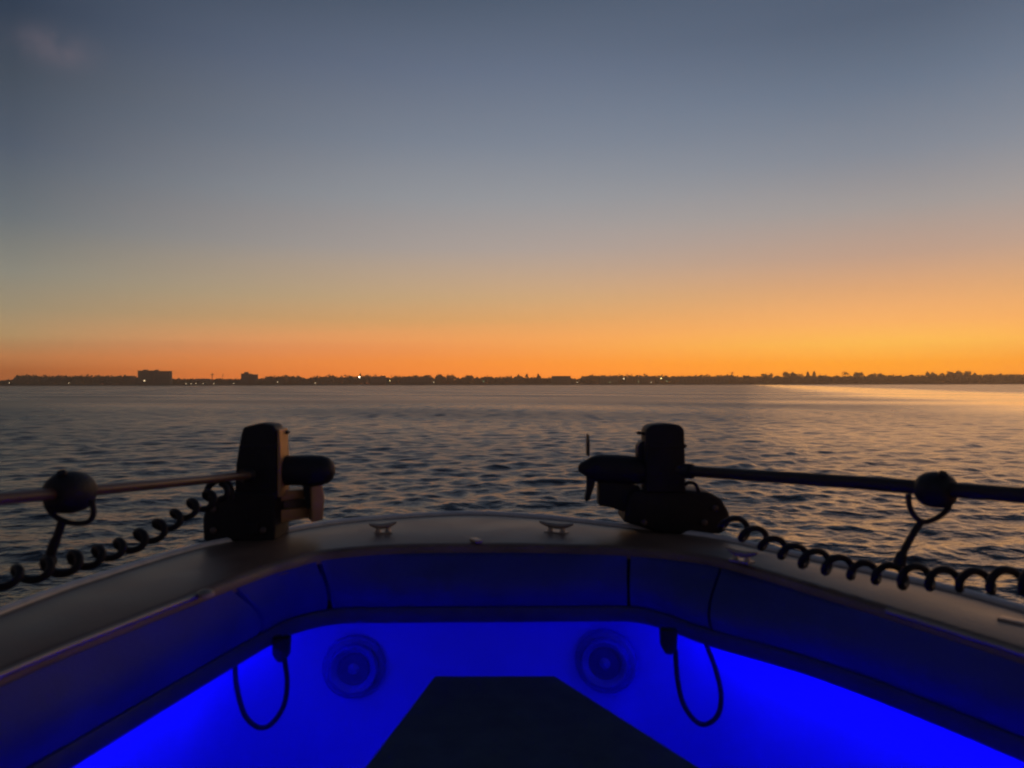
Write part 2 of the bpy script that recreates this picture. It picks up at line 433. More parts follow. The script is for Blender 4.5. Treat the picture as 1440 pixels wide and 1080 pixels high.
def loft(name, fn, i0, i1, mat_, parent, closed=False, caps=False, ang=45):
    V, Fc = [], []; n = None
    for i in range(i0, i1 + 1):
        s = fn(i); n = len(s); V += s
    for i in range(i1 - i0):
        for k in range(n if closed else n - 1):
            k2 = (k + 1) % n
            Fc.append((i * n + k, (i + 1) * n + k, (i + 1) * n + k2, i * n + k2))
    if caps:
        Fc.append(tuple(range(n))); Fc.append(tuple((i1 - i0) * n + k for k in range(n))[::-1])
    o = mk(name, V, Fc, mat_, parent)
    bm = bmesh.new(); bm.from_mesh(o.data); bmesh.ops.recalc_face_normals(bm, faces=bm.faces); bm.to_mesh(o.data); bm.free()
    return autosmooth(o, ang)

boat = thing('boat', (0, 1.2, 0), 'grey-white open boat bow with padded coaming and blue-lit inner walls', 'boat')

# hull outer skin
def hull_sec(i):
    o, n = Oc[i], On[i]
    return [pc(o - n * .004, .53), pc(o - n * .01, .62), pc(o - n * .06, .9), pc(o - n * .14, 1.25), pc(o - n * .26, 1.62), pc(o - n * .42, 1.85)]
loft('hull', hull_sec, 0, NS - 1, M['hull'], boat)
# gunwale cap
def cap_sec(i):
    o, n, q, m_ = Oc[i], On[i], Ic[i], In[i]
    mid_ = (o + q) / 2
    return [pc(o + n * .004, .575), pc(o + n * .016, .560), pc(o + n * .016, .530), pc(o + n * .006, .508), pc(o - n * .010, .4972), pc(o - n * .03, .4962),
            pc(mid_, .489), pc(q + m_ * .022, .496), pc(q + m_ * .006, .499), pc(q, .506), pc(q, .530)]
gun = loft('gunwale', cap_sec, 0, NS - 1, M['gel'], boat)
# rub rail: a rounded moulding on the outer edge
tube('rub_rail', [pc(Oc[i] + On[i] * .019, .543) for i in range(NS)], .014, M['seam'], boat, 8)
tube('edge_trim', [pc(Oc[i] - On[i] * .004, .4965) for i in range(NS)], .0115, M['rail'], boat, 8)
# bright trim on the inner edge, port and starboard
tube('trim_rail', [pc(Ic[i] + In[i] * .002, .5035) for i in range(0, 3 * SUB + 6)], .0075, M['steel'], boat, 8)
tube('trim_rail', [pc(Ic[i] + In[i] * .002, .5035) for i in range(13 * SUB + 4, NS)], .0065, M['steel'], boat, 8)
# coaming: backing + pads
def back_sec(i):
    q, l, m_, n = Ic[i], Lc[i], In[i], Ln[i]
    return [pc(q + m_ * .004, .528), p3(q.lerp(l, .35) + n * .016, q.z + .06), p3(l + n * .012, .632), p3(l + n * .012, .640)]
loft('coaming_backing', back_sec, 0, NS - 1, M['seam'], boat)
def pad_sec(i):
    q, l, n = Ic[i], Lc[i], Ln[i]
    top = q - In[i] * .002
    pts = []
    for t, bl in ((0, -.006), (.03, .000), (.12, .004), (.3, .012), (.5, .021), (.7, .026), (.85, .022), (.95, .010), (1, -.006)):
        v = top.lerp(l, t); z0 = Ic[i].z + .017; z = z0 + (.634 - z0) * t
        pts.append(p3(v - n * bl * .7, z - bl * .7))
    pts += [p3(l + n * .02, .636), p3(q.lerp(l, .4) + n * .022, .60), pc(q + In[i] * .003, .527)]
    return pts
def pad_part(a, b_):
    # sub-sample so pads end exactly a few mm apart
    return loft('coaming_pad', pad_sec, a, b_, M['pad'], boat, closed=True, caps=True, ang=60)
DENS = 6
# denser copies of the curves so that the narrow gaps between pads are real gaps
def dens(c): return crom(c, DENS)
Oc, Ic, Lc = dens(Oc), dens(Ic), dens(Lc); NS = len(Oc)
SUBD = SUB * DENS
On, In, Ln = normals(Oc), normals(Ic), normals(Lc)
def cut_px(px):
    return min(range(2 * SUBD, NS - 2 * SUBD), key=lambda i: abs((Lc[i].x / Lc[i].y) * F + 720 - px))
seams = [(367, 1), (463, 3), (884, 3), (1000, 1)]
prev_i = 0
for px, g in seams:
    c = cut_px(px)
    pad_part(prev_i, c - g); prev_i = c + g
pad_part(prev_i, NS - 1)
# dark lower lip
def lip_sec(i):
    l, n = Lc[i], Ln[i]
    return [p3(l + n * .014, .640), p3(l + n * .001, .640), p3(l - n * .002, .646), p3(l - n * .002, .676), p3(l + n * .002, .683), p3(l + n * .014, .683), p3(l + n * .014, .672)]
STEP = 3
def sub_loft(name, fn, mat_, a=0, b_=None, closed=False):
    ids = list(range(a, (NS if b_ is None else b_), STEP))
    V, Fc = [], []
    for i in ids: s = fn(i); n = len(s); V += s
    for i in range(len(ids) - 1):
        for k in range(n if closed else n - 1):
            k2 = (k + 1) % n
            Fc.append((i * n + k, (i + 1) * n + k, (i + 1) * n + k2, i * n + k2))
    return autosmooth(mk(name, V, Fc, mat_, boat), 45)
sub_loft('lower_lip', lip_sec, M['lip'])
# liner: soffit, recessed wall, fillet
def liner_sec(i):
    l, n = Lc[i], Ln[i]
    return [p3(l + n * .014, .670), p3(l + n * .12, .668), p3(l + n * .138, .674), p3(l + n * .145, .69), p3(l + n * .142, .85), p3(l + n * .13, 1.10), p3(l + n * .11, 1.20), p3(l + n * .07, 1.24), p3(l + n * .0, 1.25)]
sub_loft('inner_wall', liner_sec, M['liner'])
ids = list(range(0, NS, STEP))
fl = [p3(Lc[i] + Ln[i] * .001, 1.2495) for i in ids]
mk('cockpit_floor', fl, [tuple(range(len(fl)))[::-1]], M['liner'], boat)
# LED strips tucked up behind the lip
def led_geo(a, b_):
    V, Fc = [], []
    ids = list(range(a, b_, 6))
    for i in ids:
        l, n = Lc[i], Ln[i]
        V += [p3(l + n * .030, .6735), p3(l + n * .030, .679), p3(l + n * .040, .679), p3(l + n * .040, .6735)]
    for i in range(len(ids) - 1):
        for k in range(3):
            Fc.append((i * 4 + k, (i + 1) * 4 + k, (i + 1) * 4 + k + 1, i * 4 + k + 1))
    return V, Fc
ca, cb = cut_px(425), cut_px(925)
for nm, a, b_, mt in (('led_strip', 0, ca, 'led'), ('led_strip', ca + 10, cb - 10, 'led2'), ('led_strip', cb, NS, 'led')):
    mk(nm, *led_geo(a, b_), M[mt], boat)
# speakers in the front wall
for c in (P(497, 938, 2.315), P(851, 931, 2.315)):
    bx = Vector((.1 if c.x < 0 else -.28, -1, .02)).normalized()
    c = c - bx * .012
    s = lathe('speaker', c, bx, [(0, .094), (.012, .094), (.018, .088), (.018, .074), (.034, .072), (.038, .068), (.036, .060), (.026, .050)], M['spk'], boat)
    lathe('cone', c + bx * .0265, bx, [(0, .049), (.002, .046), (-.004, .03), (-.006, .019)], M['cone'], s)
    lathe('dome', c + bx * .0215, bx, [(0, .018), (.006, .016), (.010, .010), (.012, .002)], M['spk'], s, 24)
# deck fittings
def cleat(px, py, ln, rz, dk, h=.022):
    d = (dk - .006) * F / (py - 540); c = P(px, py, d); c.z = CZ - dk + .0065
    o = box('cleat', c + Vector((0, 0, .003)), (ln * .62, .034, .006), M['steel'], boat, .002, rz)
    m_ = Matrix.Rotation(rz, 3, 'Z')
    for s in (-1, 1):
        lathe('post', c + m_ @ Vector((s * ln * .18, 0, .006)), (0, 0, 1), [(0, .010), (.006, .007), (h - .008, .007)], M['steel'], o, 16)
    pts = [c + m_ @ Vector((t * ln / 2, 0, h + .010 * t * t)) for t in (-1, -.7, -.35, 0, .35, .7, 1)]
    tube('horn', pts, [.003, .006, .008, .0085, .008, .006, .003], M['steel'], o, 12)
cleat(538, 750, .085, .35, .469)
cleat(782, 750, .115, -.45, .473)
cleat(1042, 791, .10, -.9, .484)
# small latch near the inner edge, push-up light on the port trim
d = .465 * F / (762 - 540); c = P(669, 762, d); c.z = CZ - .465
box('latch', c + Vector((0, 0, .004)), (.022, .045, .010), M['steel'], boat, .003, .5)
c = P(289, 831, 1.835 * .93)
lathe('stainless_cap', Vector((c.x, c.y, CZ - .467)), (0, 0, 1), [(-.002, .019), (.005, .018), (.010, .013), (.013, .004)], M['steel'], boat, 24)
d = .484 * F / (878 - 540); c = P(1424, 878, d); c.z = CZ - .484
box('hinge', c + Vector((0, 0, .004)), (.05, .026, .009), M['steel'], boat, .003, -1.0)

# ------------------------------------------------------------------ raised platform in the bow
top = .76
A = G(610, 950, top); B = G(780, 950, top); C = G(985, 1080, top); D = G(510, 1080, top)
C2 = C + (C - B) * 2.2; D2 = D + (D - A) * 2.2
plat = thing('deck_platform', ((A.x + C.x) / 2, 1.6, CZ - 1.248), 'flat dark grey tapered platform between the blue-lit bow walls', 'platform')
def slab(name, pts, z0, z1, mt, bev):
    bm = bmesh.new()
    vs = [bm.verts.new((p.x, p.y, CZ - z0)) for p in pts]
    f = bm.faces.new(vs); r = bmesh.ops.extrude_face_region(bm, geom=[f])
    bmesh.ops.translate(bm, verts=[v for v in r['geom'] if isinstance(v, bmesh.types.BMVert)], vec=(0, 0, -(z1 - z0)))
    bmesh.ops.recalc_face_normals(bm, faces=bm.faces)
    bmesh.ops.bevel(bm, geom=list(bm.edges), offset=bev, segments=3, affect='EDGES', clamp_overlap=True)
    return autosmooth(mkbm(name, bm, mt, plat), 40)
quad = [A, B, C2, D2]
slab('foam_mat', quad, top, top + .012, M['mpad'], .004)
cen = sum(quad, Vector()) / 4
inset = [p + (cen - p).normalized() * .03 for p in quad]
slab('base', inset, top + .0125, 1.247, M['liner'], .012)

# ------------------------------------------------------------------ cord loops under the coaming
def cord_loop(clip, pts, label):
    d = 2.02
    t = thing('cord_loop', P(clip[0], clip[1], d), label, 'cord', 'black cord loops hanging under the coaming')
    prism('clip', [(clip[0] - 12, clip[1] - 18), (clip[0] + 12, clip[1] - 18), (clip[0] + 11, clip[1] + 8), (clip[0] + 4, clip[1] + 17), (clip[0] - 5, clip[1] + 16), (clip[0] - 11, clip[1] + 6)], d - .015, .03, M['blk'], t, .005)
    tube('cord', crom([P(x, y, d + .012 * math.sin(i)) for i, (x, y) in enumerate(pts)], 6), .0068, M['rub'], t, 10)
cord_loop((393, 915), [(399, 925), (403, 958), (398, 992), (380, 1018), (362, 1022), (344, 1006), (334, 975), (330, 945), (331, 918)], 'slack black cord loop under the port coaming, near the left speaker')
cord_loop((941, 905), [(949, 914), (952, 955), (960, 990), (978, 1015), (995, 1018), (1010, 1003), (1013, 975), (1005, 940), (992, 905), (988, 890)], 'narrow black cord loop under the starboard coaming, near the right speaker')

# ------------------------------------------------------------------ trolling motors
def helix(axis_pts, turns_per, rad, wire, hand, ph0):
    ax = crom(axis_pts, 28)
    V = []; n = len(ax)
    pth = []
    for i in range(n):
        t = (ax[min(i + 1, n - 1)] - ax[max(i - 1, 0)]).normalized()
        up = (Vector((0, 0, 1)) - t * t.z).normalized(); s = t.cross(up)
        a = 2 * math.pi * (i / 28) * turns_per * hand + ph0
        rr = rad * (1 + .10 * math.sin(i * .061) + .05 * math.sin(i * .17))
        pth.append(ax[i] + (up * math.cos(a) + s * 1.4 * math.sin(a)) * rr)
    return tube_geo(pth, wire, 8)

# --- left
DK = .93
tm = thing('trolling_motor', P(340, 760, 2.5), 'black bow-mount trolling motor on the left, sunset-tinted metal bracket and brown shaft', 'trolling motor', 'bow-mount trolling motors')
prism('mount_base', [(285, 761), (284, 728), (292, 703), (321, 692), (389, 692), (386, 704), (386, 761)], 2.43, .15, M['blk'], tm, .010)
prism('tower', [(329, 694), (331, 651), (338, 611), (341, 600), (366, 594), (384, 597), (388, 606), (388, 694)], 2.44, .09, M['blk'], tm, .012)
prism('side_plate', [(389.5, 699), (389.5, 602), (393, 604), (394.5, 640), (394.5, 699)], 2.44, .085, M['alu'], tm, .003)
prism('lock_pin', [(388, 611), (388, 606), (399, 604), (405, 606), (406, 609), (400, 611)], 2.5, .02, M['blk'], tm, .002)
for x, y in ((300, 745), (370, 745), (300, 715)):
    c = P(x, y, 2.43); lathe('bolt', c, (0, -1, 0), [(0, .010), (.006, .010), (.009, .006)], M['mast'], tm, 12)
prism('cover_band', [(336, 626), (389, 623), (389, 627), (335.5, 630)], 2.436, .09, M['seam'], tm, .001)
prism('battery_plug', [(345, 735), (362, 735), (362, 752), (345, 752)], 2.42, .02, M['blk'], tm, .004)
# lower unit lying across the bow
q0 = P(398, 661, 2.5); q1 = P(467, 661, 2.5)
lathe('motor', q0, q1 - q0, [(0, .041), (.004, .045), (.09, .0465), (.118, .045), (.138, .038), (.150, .026), (.156, .010)], M['blk'], tm)
prism('skeg', [(424, 678), (437, 678), (436, 714), (431, 716)], 2.49, .014, M['blk'], tm, .003)
for i, (ya, yb) in enumerate(((691, 706), (717, 736))):
    prism('bracket_arm', [(388, ya), (434, ya - 1), (434, yb - 4), (388, yb)], 2.49, .06, M['alu'], tm, .005, R(28))
prism('bracket_plate', [(388, 704), (434, 703), (434, 722), (388, 724)], 2.515, .03, M['mast'], tm, .003, R(28))
prism('bracket_end', [(437, 684), (453, 682), (456, 700), (454, 732), (438, 735)], 2.47, .09, M['alu'], tm, .006, R(24))
def sl(t): return (-.8 - .2 * t, 2.4 - .9 * t)
def sldep(px):
    x = (px - 720) / F
    t = (-.8 - 2.4 * x) / (.2 - .9 * x)
    return 2.4 - .9 * t
sp = [P(352, 667.5, 2.40), P(200, 682, sldep(200)), P(0, 700.5, sldep(0)), P(-260, 724, sldep(-260))]
shl = tube('shaft', sp, .0118, M['shaft'], tm, 20)
lathe('shaft_socket', P(340, 668.6, 2.38), P(352, 667.5, 2.40) - P(330, 669.6, 2.36), [(0, .020), (.03, .021), (.034, .018)], M['blk'], tm, 24)
cd = sldep(98)
ax = (P(0, 700.5, sldep(0)) - P(200, 682, sldep(200))).normalized()
cc = P(98, 691, cd)
col = lathe('collar', cc - ax * .045, ax, [(0, .020), (.006, .032), (.022, .041), (.045, .0435), (.068, .041), (.084, .032), (.09, .020)], M['blk'], tm, 32)
tube('knob', [cc + Vector((0, -.02, .03)), cc + Vector((0, -.03, .044))], .009, M['blk'], col, 12)
tube('ring', crom([P(x, y, cd - .02) for x, y in ((64, 699), (66, 710), (74, 722), (88, 731), (106, 735), (123, 733), (131, 722), (129, 702))], 6), .0058, M['rub'], tm)
tube('strap', crom([P(x, y, cd - .02) for x, y in ((87, 732), (82, 748), (74, 768), (68, 788), (67, 800))], 5), [.0085] * 8 + [.010] * 6 + [.015] * 4 + [.013] * 3, M['rub'], tm)
axp = [(312, 688), (295, 700), (272, 712), (248, 727), (224, 742), (198, 756), (169, 769), (138, 780), (104, 789), (66, 797), (24, 808), (-22, 817), (-70, 824), (-125, 828)]
v, f = helix([P(x, y, sldep(x) + .02) for x, y in axp], 1, .0165, .0080, -1, 0)
autosmooth(mk('coil_cord', v, f, M['rub'], tm), 60)
tube('lead', crom([P(x, y, 2.36) for x, y in ((290, 700), (292, 686), (303, 676), (316, 676), (324, 686), (326, 702))], 6), .0095, M['rub'], tm)

# --- right
DK = .963
tm2 = thing('trolling_motor', P(950, 752, 2.55), 'black bow-mount trolling motor on the right with visible propeller blades', 'trolling motor', 'bow-mount trolling motors')
prism('mount_base', [(876, 735), (884, 700), (890, 690), (968, 690), (998, 693), (1015, 702), (1026, 722), (1028, 737), (1015, 752), (930, 752), (898, 741)], 2.51, .15, M['blk'], tm2, .014)
prism('tower', [(908, 694), (907, 640), (909, 604), (916, 598), (936, 596), (957, 598), (963, 605), (965, 694)], 2.50, .10, M['blk'], tm2, .012)
prism('side_plate', [(897, 648), (897, 628), (901, 622), (909, 620), (909, 650)], 2.53, .06, M['blk'], tm2, .006)
prism('lock_pin', [(908, 612.5), (897, 611.5), (895, 608.5), (898, 607), (908, 608)], 2.53, .02, M['blk'], tm2, .002)
for x, y in ((905, 735), (990, 735), (1005, 715)):
    c = P(x, y, 2.51); lathe('bolt', c, (0, -1, 0), [(0, .010), (.006, .010), (.009, .006)], M['mast'], tm2, 12)
prism('cover_band', [(906.5, 626), (966, 626), (966, 630), (906.5, 630)], 2.496, .10, M['seam'], tm2, .001)
q0 = P(906, 662, 2.55); q1 = P(816, 658, 2.55)
lathe('motor', q0, q1 - q0, [(0, .040), (.01, .043), (.08, .0475), (.14, .046), (.170, .038), (.192, .024), (.205, .016), (.212, .008)], M['blk'], tm2)
prop = lathe('propeller', P(832, 659, 2.55), q1 - q0, [(0, .026), (.012, .024), (.022, .014)], M['blk'], tm2, 24)
prism('blade', [(826, 642), (829, 642), (829.5, 625), (828, 611), (827, 611), (825.6, 625)], 2.53, .05, M['blk'], prop, .0012)
prism('blade', [(825, 668), (839, 671), (836, 684), (829, 704), (824, 706), (822, 703), (825, 688)], 2.53, .03, M['blk'], prop, .004)
prism('bracket_arm', [(842, 676), (842, 712), (857, 714), (876, 720), (900, 722), (900, 684), (866, 677)], 2.53, .07, M['blk'], tm2, .006)
prism('bracket_plate', [(868, 672), (880, 670), (884, 690), (872, 692)], 2.545, .04, M['blk'], tm2, .004)
def srdep(px): return 2.092 / ((px - 720) / F + .64)
sp = [P(955, 662, srdep(955)), P(1200, 679, srdep(1200)), P(1440, 698, srdep(1440)), P(1700, 718, srdep(1700))]
tube('shaft', sp, .0164, M['shaftb'], tm2, 20)
lathe('shaft_socket', P(962, 662.5, 2.42), P(1000, 665, srdep(1000)) - P(962, 662.5, 2.42), [(0, .022), (.03, .023), (.036, .019)], M['blk'], tm2, 24)
cd = srdep(1316); cc = P(1316, 690, cd)
ax = (P(1440, 698, srdep(1440)) - P(1200, 679, srdep(1200))).normalized()
col = lathe('collar', cc - ax * .038, ax, [(0, .020), (.005, .030), (.018, .038), (.038, .0405), (.058, .038), (.071, .030), (.076, .020)], M['blk'], tm2, 32)
tube('knob', [cc + Vector((0, -.02, .028)), cc + Vector((0, -.03, .040))], .009, M['blk'], col, 12)
tube('ring', crom([P(x, y, cd - .02) for x, y in ((1277, 696), (1279, 714), (1288, 729), (1300, 735), (1318, 729), (1332, 717), (1337, 702))], 6), .0062, M['rub'], tm2)
tube('strap', crom([P(x, y, cd - .02) for x, y in ((1296, 733), (1286, 748), (1275, 767), (1267, 784), (1264, 796))], 5), [.0075] * 8 + [.0078] * 6 + [.012] * 4 + [.013] * 3, M['rub'], tm2)
axp = [(1018, 736), (1047, 750), (1073, 763), (1101, 775), (1131, 786), (1162, 795), (1196, 803), (1231, 808), (1269, 813), (1306, 816), (1347, 819), (1391, 820), (1437, 820), (1485, 819), (1540, 817)]
v, f = helix([P(x, y - 2, srdep(x) * .965) for x, y in axp], 1, .0205, .0082, -1, math.pi)
autosmooth(mk('coil_cord', v, f, M['rub'], tm2), 60)
tube('lead', crom([P(x, y, 2.46) for x, y in ((962, 682), (970, 679), (978, 682), (983, 694))], 6), .006, M['rub'], tm2)

DK = 1.0
# ------------------------------------------------------------------ far shore, 1 km away
DS = 1000.0
def sx(px): return (px - 720) / F * DS
PXM = DS / F       # metres per photo pixel at that distance
V, Fc = [], []
xs = np.linspace(-2600, 2600, 261)
for x in xs:
    for yy, zz in ((-6, -1.2), (2, .5), (14, 1.3), (60, 1.8), (400, 2.2)):
        V.append(Vector((x, DS + yy + 5 * noise.noise((x * .01, 0, 0)), zz + (.5 * noise.noise((x * .03, yy, 3)) if zz > 0 else 0))))
for i in range(len(xs) - 1):
    for k in range(4): Fc.append((i * 5 + k, (i + 1) * 5 + k, (i + 1) * 5 + k + 1, i * 5 + k + 1))
tag(mk('shore', V, Fc, M['shore'], None, True), kind='structure')

def leaf_cloud(pts, size):
    V, Fc = [], []
    for p in pts:
        n = Vector((random.gauss(0, 1), random.gauss(0, 1), random.gauss(0, 1))).normalized()
        a = n.orthogonal().normalized(); b_ = n.cross(a)
        s = size * random.uniform(.6, 1.4); k = len(V)
        V += [p + a * s, p + b_ * s * .6, p - a * s, p - b_ * s * .6]
        Fc.append((k, k + 1, k + 2, k + 3))
    return V, Fc
profile = [(-400, 9), (0, 5), (18, 6), (24, 11), (60, 9.5), (100, 10), (170, 9), (186, 9), (192, 8), (240, 7), (255, 6), (330, 6), (360, 6), (372, 7), (380, 9), (420, 9), (430, 6), (445, 8.5), (480, 9), (540, 9), (548, 7), (560, 9), (600, 9), (610, 8), (650, 7), (700, 8), (770, 7), (805, 6), (816, 6), (822, 9), (870, 9), (960, 8.5), (1030, 9), (1060, 8), (1100, 8), (1180, 8), (1280, 8.5), (1380, 9.5), (1440, 9), (2000, 9)]
def prof(px):
    for (a, ha), (b_, hb) in zip(profile, profile[1:]):
        if a <= px <= b_: return ha + (hb - ha) * (px - a) / (b_ - a)
    return 8
pts = []
for i in range(95000):
    px = random.uniform(-380, 1850) if i % 4 else random.uniform(0, 1440)
    y = DS + 25 + random.random() * 70
    x = sx(px) * y / DS
    hgt = prof(px) * PXM * (1.3 + .28 * noise.noise((x * .07, 1, 0)) + .5 * noise.noise((x * .19, 5, y * .05)) + .35 * noise.noise((x * .5, 9, 2)))
    pts.append(Vector((x, y, .6 + hgt * random.random() ** .8)))
v, f = leaf_cloud(pts, 1.35)
tl = mk('treeline', v, f, M['leafA']); tag(tl, 'low dark treeline massed along the far shore', 'treeline', kind='stuff')

# single trees that stand above the line
def tree_mesh(kind, seed):
    random.seed(seed)
    pts = []
    if kind == 'pine':
        for k in range(420):
            h = random.random() ** .8; r = .30 * (1 - h) ** .8 + .03; a = random.uniform(0, 6.28); q = r * math.sqrt(random.random())
            pts.append(Vector((q * math.cos(a), q * math.sin(a), .22 + .78 * h)))
        s = .045
    elif kind == 'palm':
        for k in range(15):
            a = k / 15 * 6.28 + random.uniform(-.2, .2); up = random.uniform(-.05, .16)
            for j in range(14):
                t = j / 13; pts.append(Vector((.26 * t * math.cos(a), .26 * t * math.sin(a), .86 + up * math.sin(t * 2.2) * 1.2 - .16 * t * t)))
        s = .034
    else:
        for k in range(8):
            c = Vector((random.uniform(-.30, .30), random.uniform(-.30, .30), random.uniform(.28, .84)))
            for j in range(75):
                d_ = Vector((random.gauss(0, 1), random.gauss(0, 1), random.gauss(0, .8))).normalized() * (.19 * random.random() ** .5)
                pts.append(c + d_)
        s = .055
    V, Fc = leaf_cloud(pts, s)
    tv, tf = tube_geo([Vector((0, 0, -.02)), Vector((.01, 0, .3)), Vector((-.005, .01, .6)), Vector((0, 0, .86))], [.030, .022, .016, .008] if kind != 'palm' else [.02, .015, .013, .011], 7)
    for k in range(5 if kind == 'broad' else 0):
        a = k * 1.3; b0 = Vector((0, 0, .34 + .06 * k)); v2, f2 = tube_geo([b0, b0 + Vector((.12 * math.cos(a), .12 * math.sin(a), .1)), b0 + Vector((.24 * math.cos(a), .24 * math.sin(a), .24))], [.012, .008, .004], 5)
        o_ = len(tv); tv += v2; tf += [tuple(i + o_ for i in q) for q in f2]
    res = []
    for nm, vv, ff, mm in (('crown', V, Fc, M['leafB'] if kind != 'pine' else M['leafA']), ('trunk', tv, tf, M['bark'])):
        me_ = bpy.data.meshes.new(nm); me_.from_pydata([tuple(q) for q in vv], [], ff); me_.materials.append(mm); res.append((nm, me_))
    return res
lib = {k: [tree_mesh(k, 31 * i + len(k)) for i in range(3)] for k in ('pine', 'palm', 'broad')}
random.seed(99)
desc = {'pine': 'pine', 'palm': 'palm', 'broad': 'tree'}
NEAR = []
def place(px, hpx, kind, width, label):
    me_ = random.choice(lib[kind]); y = DS + random.uniform(12, 22)
    loc = Vector((sx(px) * y / DS, y, 1.0)); H = hpx * PXM - 1 + 1.4
    t = thing(kind + '_tree' if kind != 'broad' else 'shade_tree', loc, label, 'tree', 'trees standing along the far shore')
    t.rotation_euler.z = random.uniform(0, 6.28)
    for nm, q in me_:
        o_ = bpy.data.objects.new(nm, q); COL.objects.link(o_); o_.parent = t
        o_.scale = (H * width, H * width, H)
trees = [
    (30, 11.5, 'broad', 1.0, 'far left shore tree, first of the low trees left of the big block'),
    (378, 12, 'broad', 1.1, 'round shore tree right beside the stepped block'),
    (396, 12, 'broad', 1.0, 'shore tree in a gap between two low clumps right of the stepped block'),
    (412, 11.5, 'broad', 1.2, 'wider shore tree next to the gap right of the stepped block'),
    (455, 11, 'broad', 1.2, 'low shore tree left of the bright white lamp'),
    (618, 14.5, 'broad', 1.2, 'dark shore tree, left of the pair near the middle of the shore'),
    (633, 14.5, 'broad', 1.1, 'dark shore tree, right of the pair near the middle of the shore'),
    (659, 13.5, 'broad', 1.3, 'single rounded shore tree right of the dark pair'),
    (690, 10.5, 'broad', 1.1, 'low shore tree midway between the rounded tree and the slim pines'),
    (729, 14, 'pine', 1.0, 'slim pine, first of three spiky trees at the shore centre'),
    (741, 14.5, 'pine', 1.1, 'slim pine, middle of three spiky trees at the shore centre'),
    (757, 14.5, 'pine', 1.0, 'slim pine, last of three spiky trees beside the flat block'),
    (1079, 15, 'broad', 1.1, 'domed shore tree just right of the small thin mast'),
    (1107, 17.5, 'broad', .9, 'tall crowded shore tree at the left of the tall clump under the glow'),
    (1116, 17, 'broad', .9, 'tall shore tree at the right of the tall clump under the glow'),
    (1125, 14.5, 'palm', 1.3, 'shaggy palm between the tall clump and the tall pines'),
    (1136, 17, 'pine', .9, 'tall narrow pine left of its twin above the bright water streak'),
    (1145, 17.5, 'pine', .9, 'tall narrow pine right of its twin above the bright water streak'),
    (1157, 13, 'broad', 1.1, 'low shore tree right of the tall narrow pines'),
    (1189, 17, 'palm', 1.2, 'palm with arched fronds against the brightest sky'),
    (1207, 17, 'broad', 1.0, 'bushy shore tree right of the arched palm'),
    (1226, 15, 'broad', 1.0, 'rounded shore tree, left one of two right of the bushy tree'),
    (1240, 15, 'broad', 1.1, 'rounded shore tree, right one of two right of the bushy tree'),
    (1282, 13, 'broad', 1.0, 'small lone shore tree in the low stretch towards the right'),
    (1309, 17.5, 'broad', .8, 'narrow tall shore tree left of the broad right clump'),
    (1324, 15, 'palm', 1.1, 'thin palm between the narrow tall tree and the broad right clump'),
    (1341, 18, 'broad', 1.0, 'tallest shore tree at the left of the broad right clump'),
    (1355, 18, 'broad', 1.1, 'tall shore tree at the right of the broad right clump'),
    (1371, 15, 'pine', 1.0, 'slim pine just right of the broad right clump'),
    (1392, 12, 'broad', 1.2, 'low shore tree, last one before the right end of the shore'),
]
for a in trees: place(*a)

# buildings
def building(px0, px1, hpx, mt, label, cat, name='apartment_block', steps=(), lit=(), depth=16, win=(0, 0), pitched=False):
    x0, x1 = sx(px0), sx(px1); y0 = DS + 8; h = hpx * PXM + 1.5 - 1.0
    cx = (x0 + x1) / 2
    t = thing(name, Vector((cx, y0 + depth / 2, 1.0)), label, cat, 'buildings along the far shore')
    box('wall', (cx, y0 + depth / 2, 1.0 + h / 2 - .3), (x1 - x0, depth, h + .6), mt, t, .05)
    if pitched:
        e = .6; zt = 1.0 + h + .003
        bm = bmesh.new()
        vs = [bm.verts.new(q) for q in ((x0 - e, y0 - e, zt), (x1 + e, y0 - e, zt), (x1 + e, y0 + depth + e, zt), (x0 - e, y0 + depth + e, zt), (x0 + 2, y0 + depth / 2, zt + 2.6), (x1 - 2, y0 + depth / 2, zt + 2.6))]
        for q in ((0, 1, 5, 4), (1, 2, 5), (2, 3, 4, 5), (3, 0, 4), (3, 2, 1, 0)): bm.faces.new([vs[i] for i in q])
        mkbm('roof', bm, M['roof'], t)
    else:
        box('roof', (cx, y0 + depth / 2, 1.0 + h + .25), (x1 - x0 + .5, depth + .5, .5), M['roof'], t, .05)
    for (a, b_, hh) in steps:
        xa, xb = sx(a), sx(b_); zz = 1.0 + h + .503
        hz_ = hh * PXM
        box('stair_tower', ((xa + xb) / 2, y0 + depth / 2, zz + hz_ / 2), (xb - xa, depth * .6, hz_), mt, t, .05)
    nx, nz_ = win
    k = 0
    for i in range(nx):
        for j in range(nz_):
            x = x0 + (x1 - x0) * (i + .5) / nx; z = 1.0 + h * (j + .55) / nz_
            mm = M['lampd'] if k in lit else M['glass']
            box('window', (x, y0 - .02, z), ((x1 - x0) / nx * .5, .12, h / nz_ * .45), mm, t, 0); k += 1
building(189.5, 212, 19.5, M['stuccoA'], 'beige left wing of the big block on the far left shore', 'building', lit=(11,), win=(6, 5), steps=((196, 202, 1.2),), depth=6)
building(212.3, 235, 18.8, M['stuccoB'], 'grey right wing of the big block on the far left shore', 'building', win=(7, 5), steps=((212.8, 217, 1.8),), depth=7)
building(336, 346, 15, M['stuccoB'], 'narrow grey block with a roof tower, left half of the stepped pair', 'building', win=(3, 4), steps=((339, 342, 2.2),))
building(346.3, 355, 13.8, M['stuccoC'], 'narrow brick block, right half of the stepped pair', 'building', win=(3, 4), depth=14)
building(169, 179, 12, M['stuccoC'], 'small brick block standing just left of the big block', 'building', win=(3, 3), depth=12)
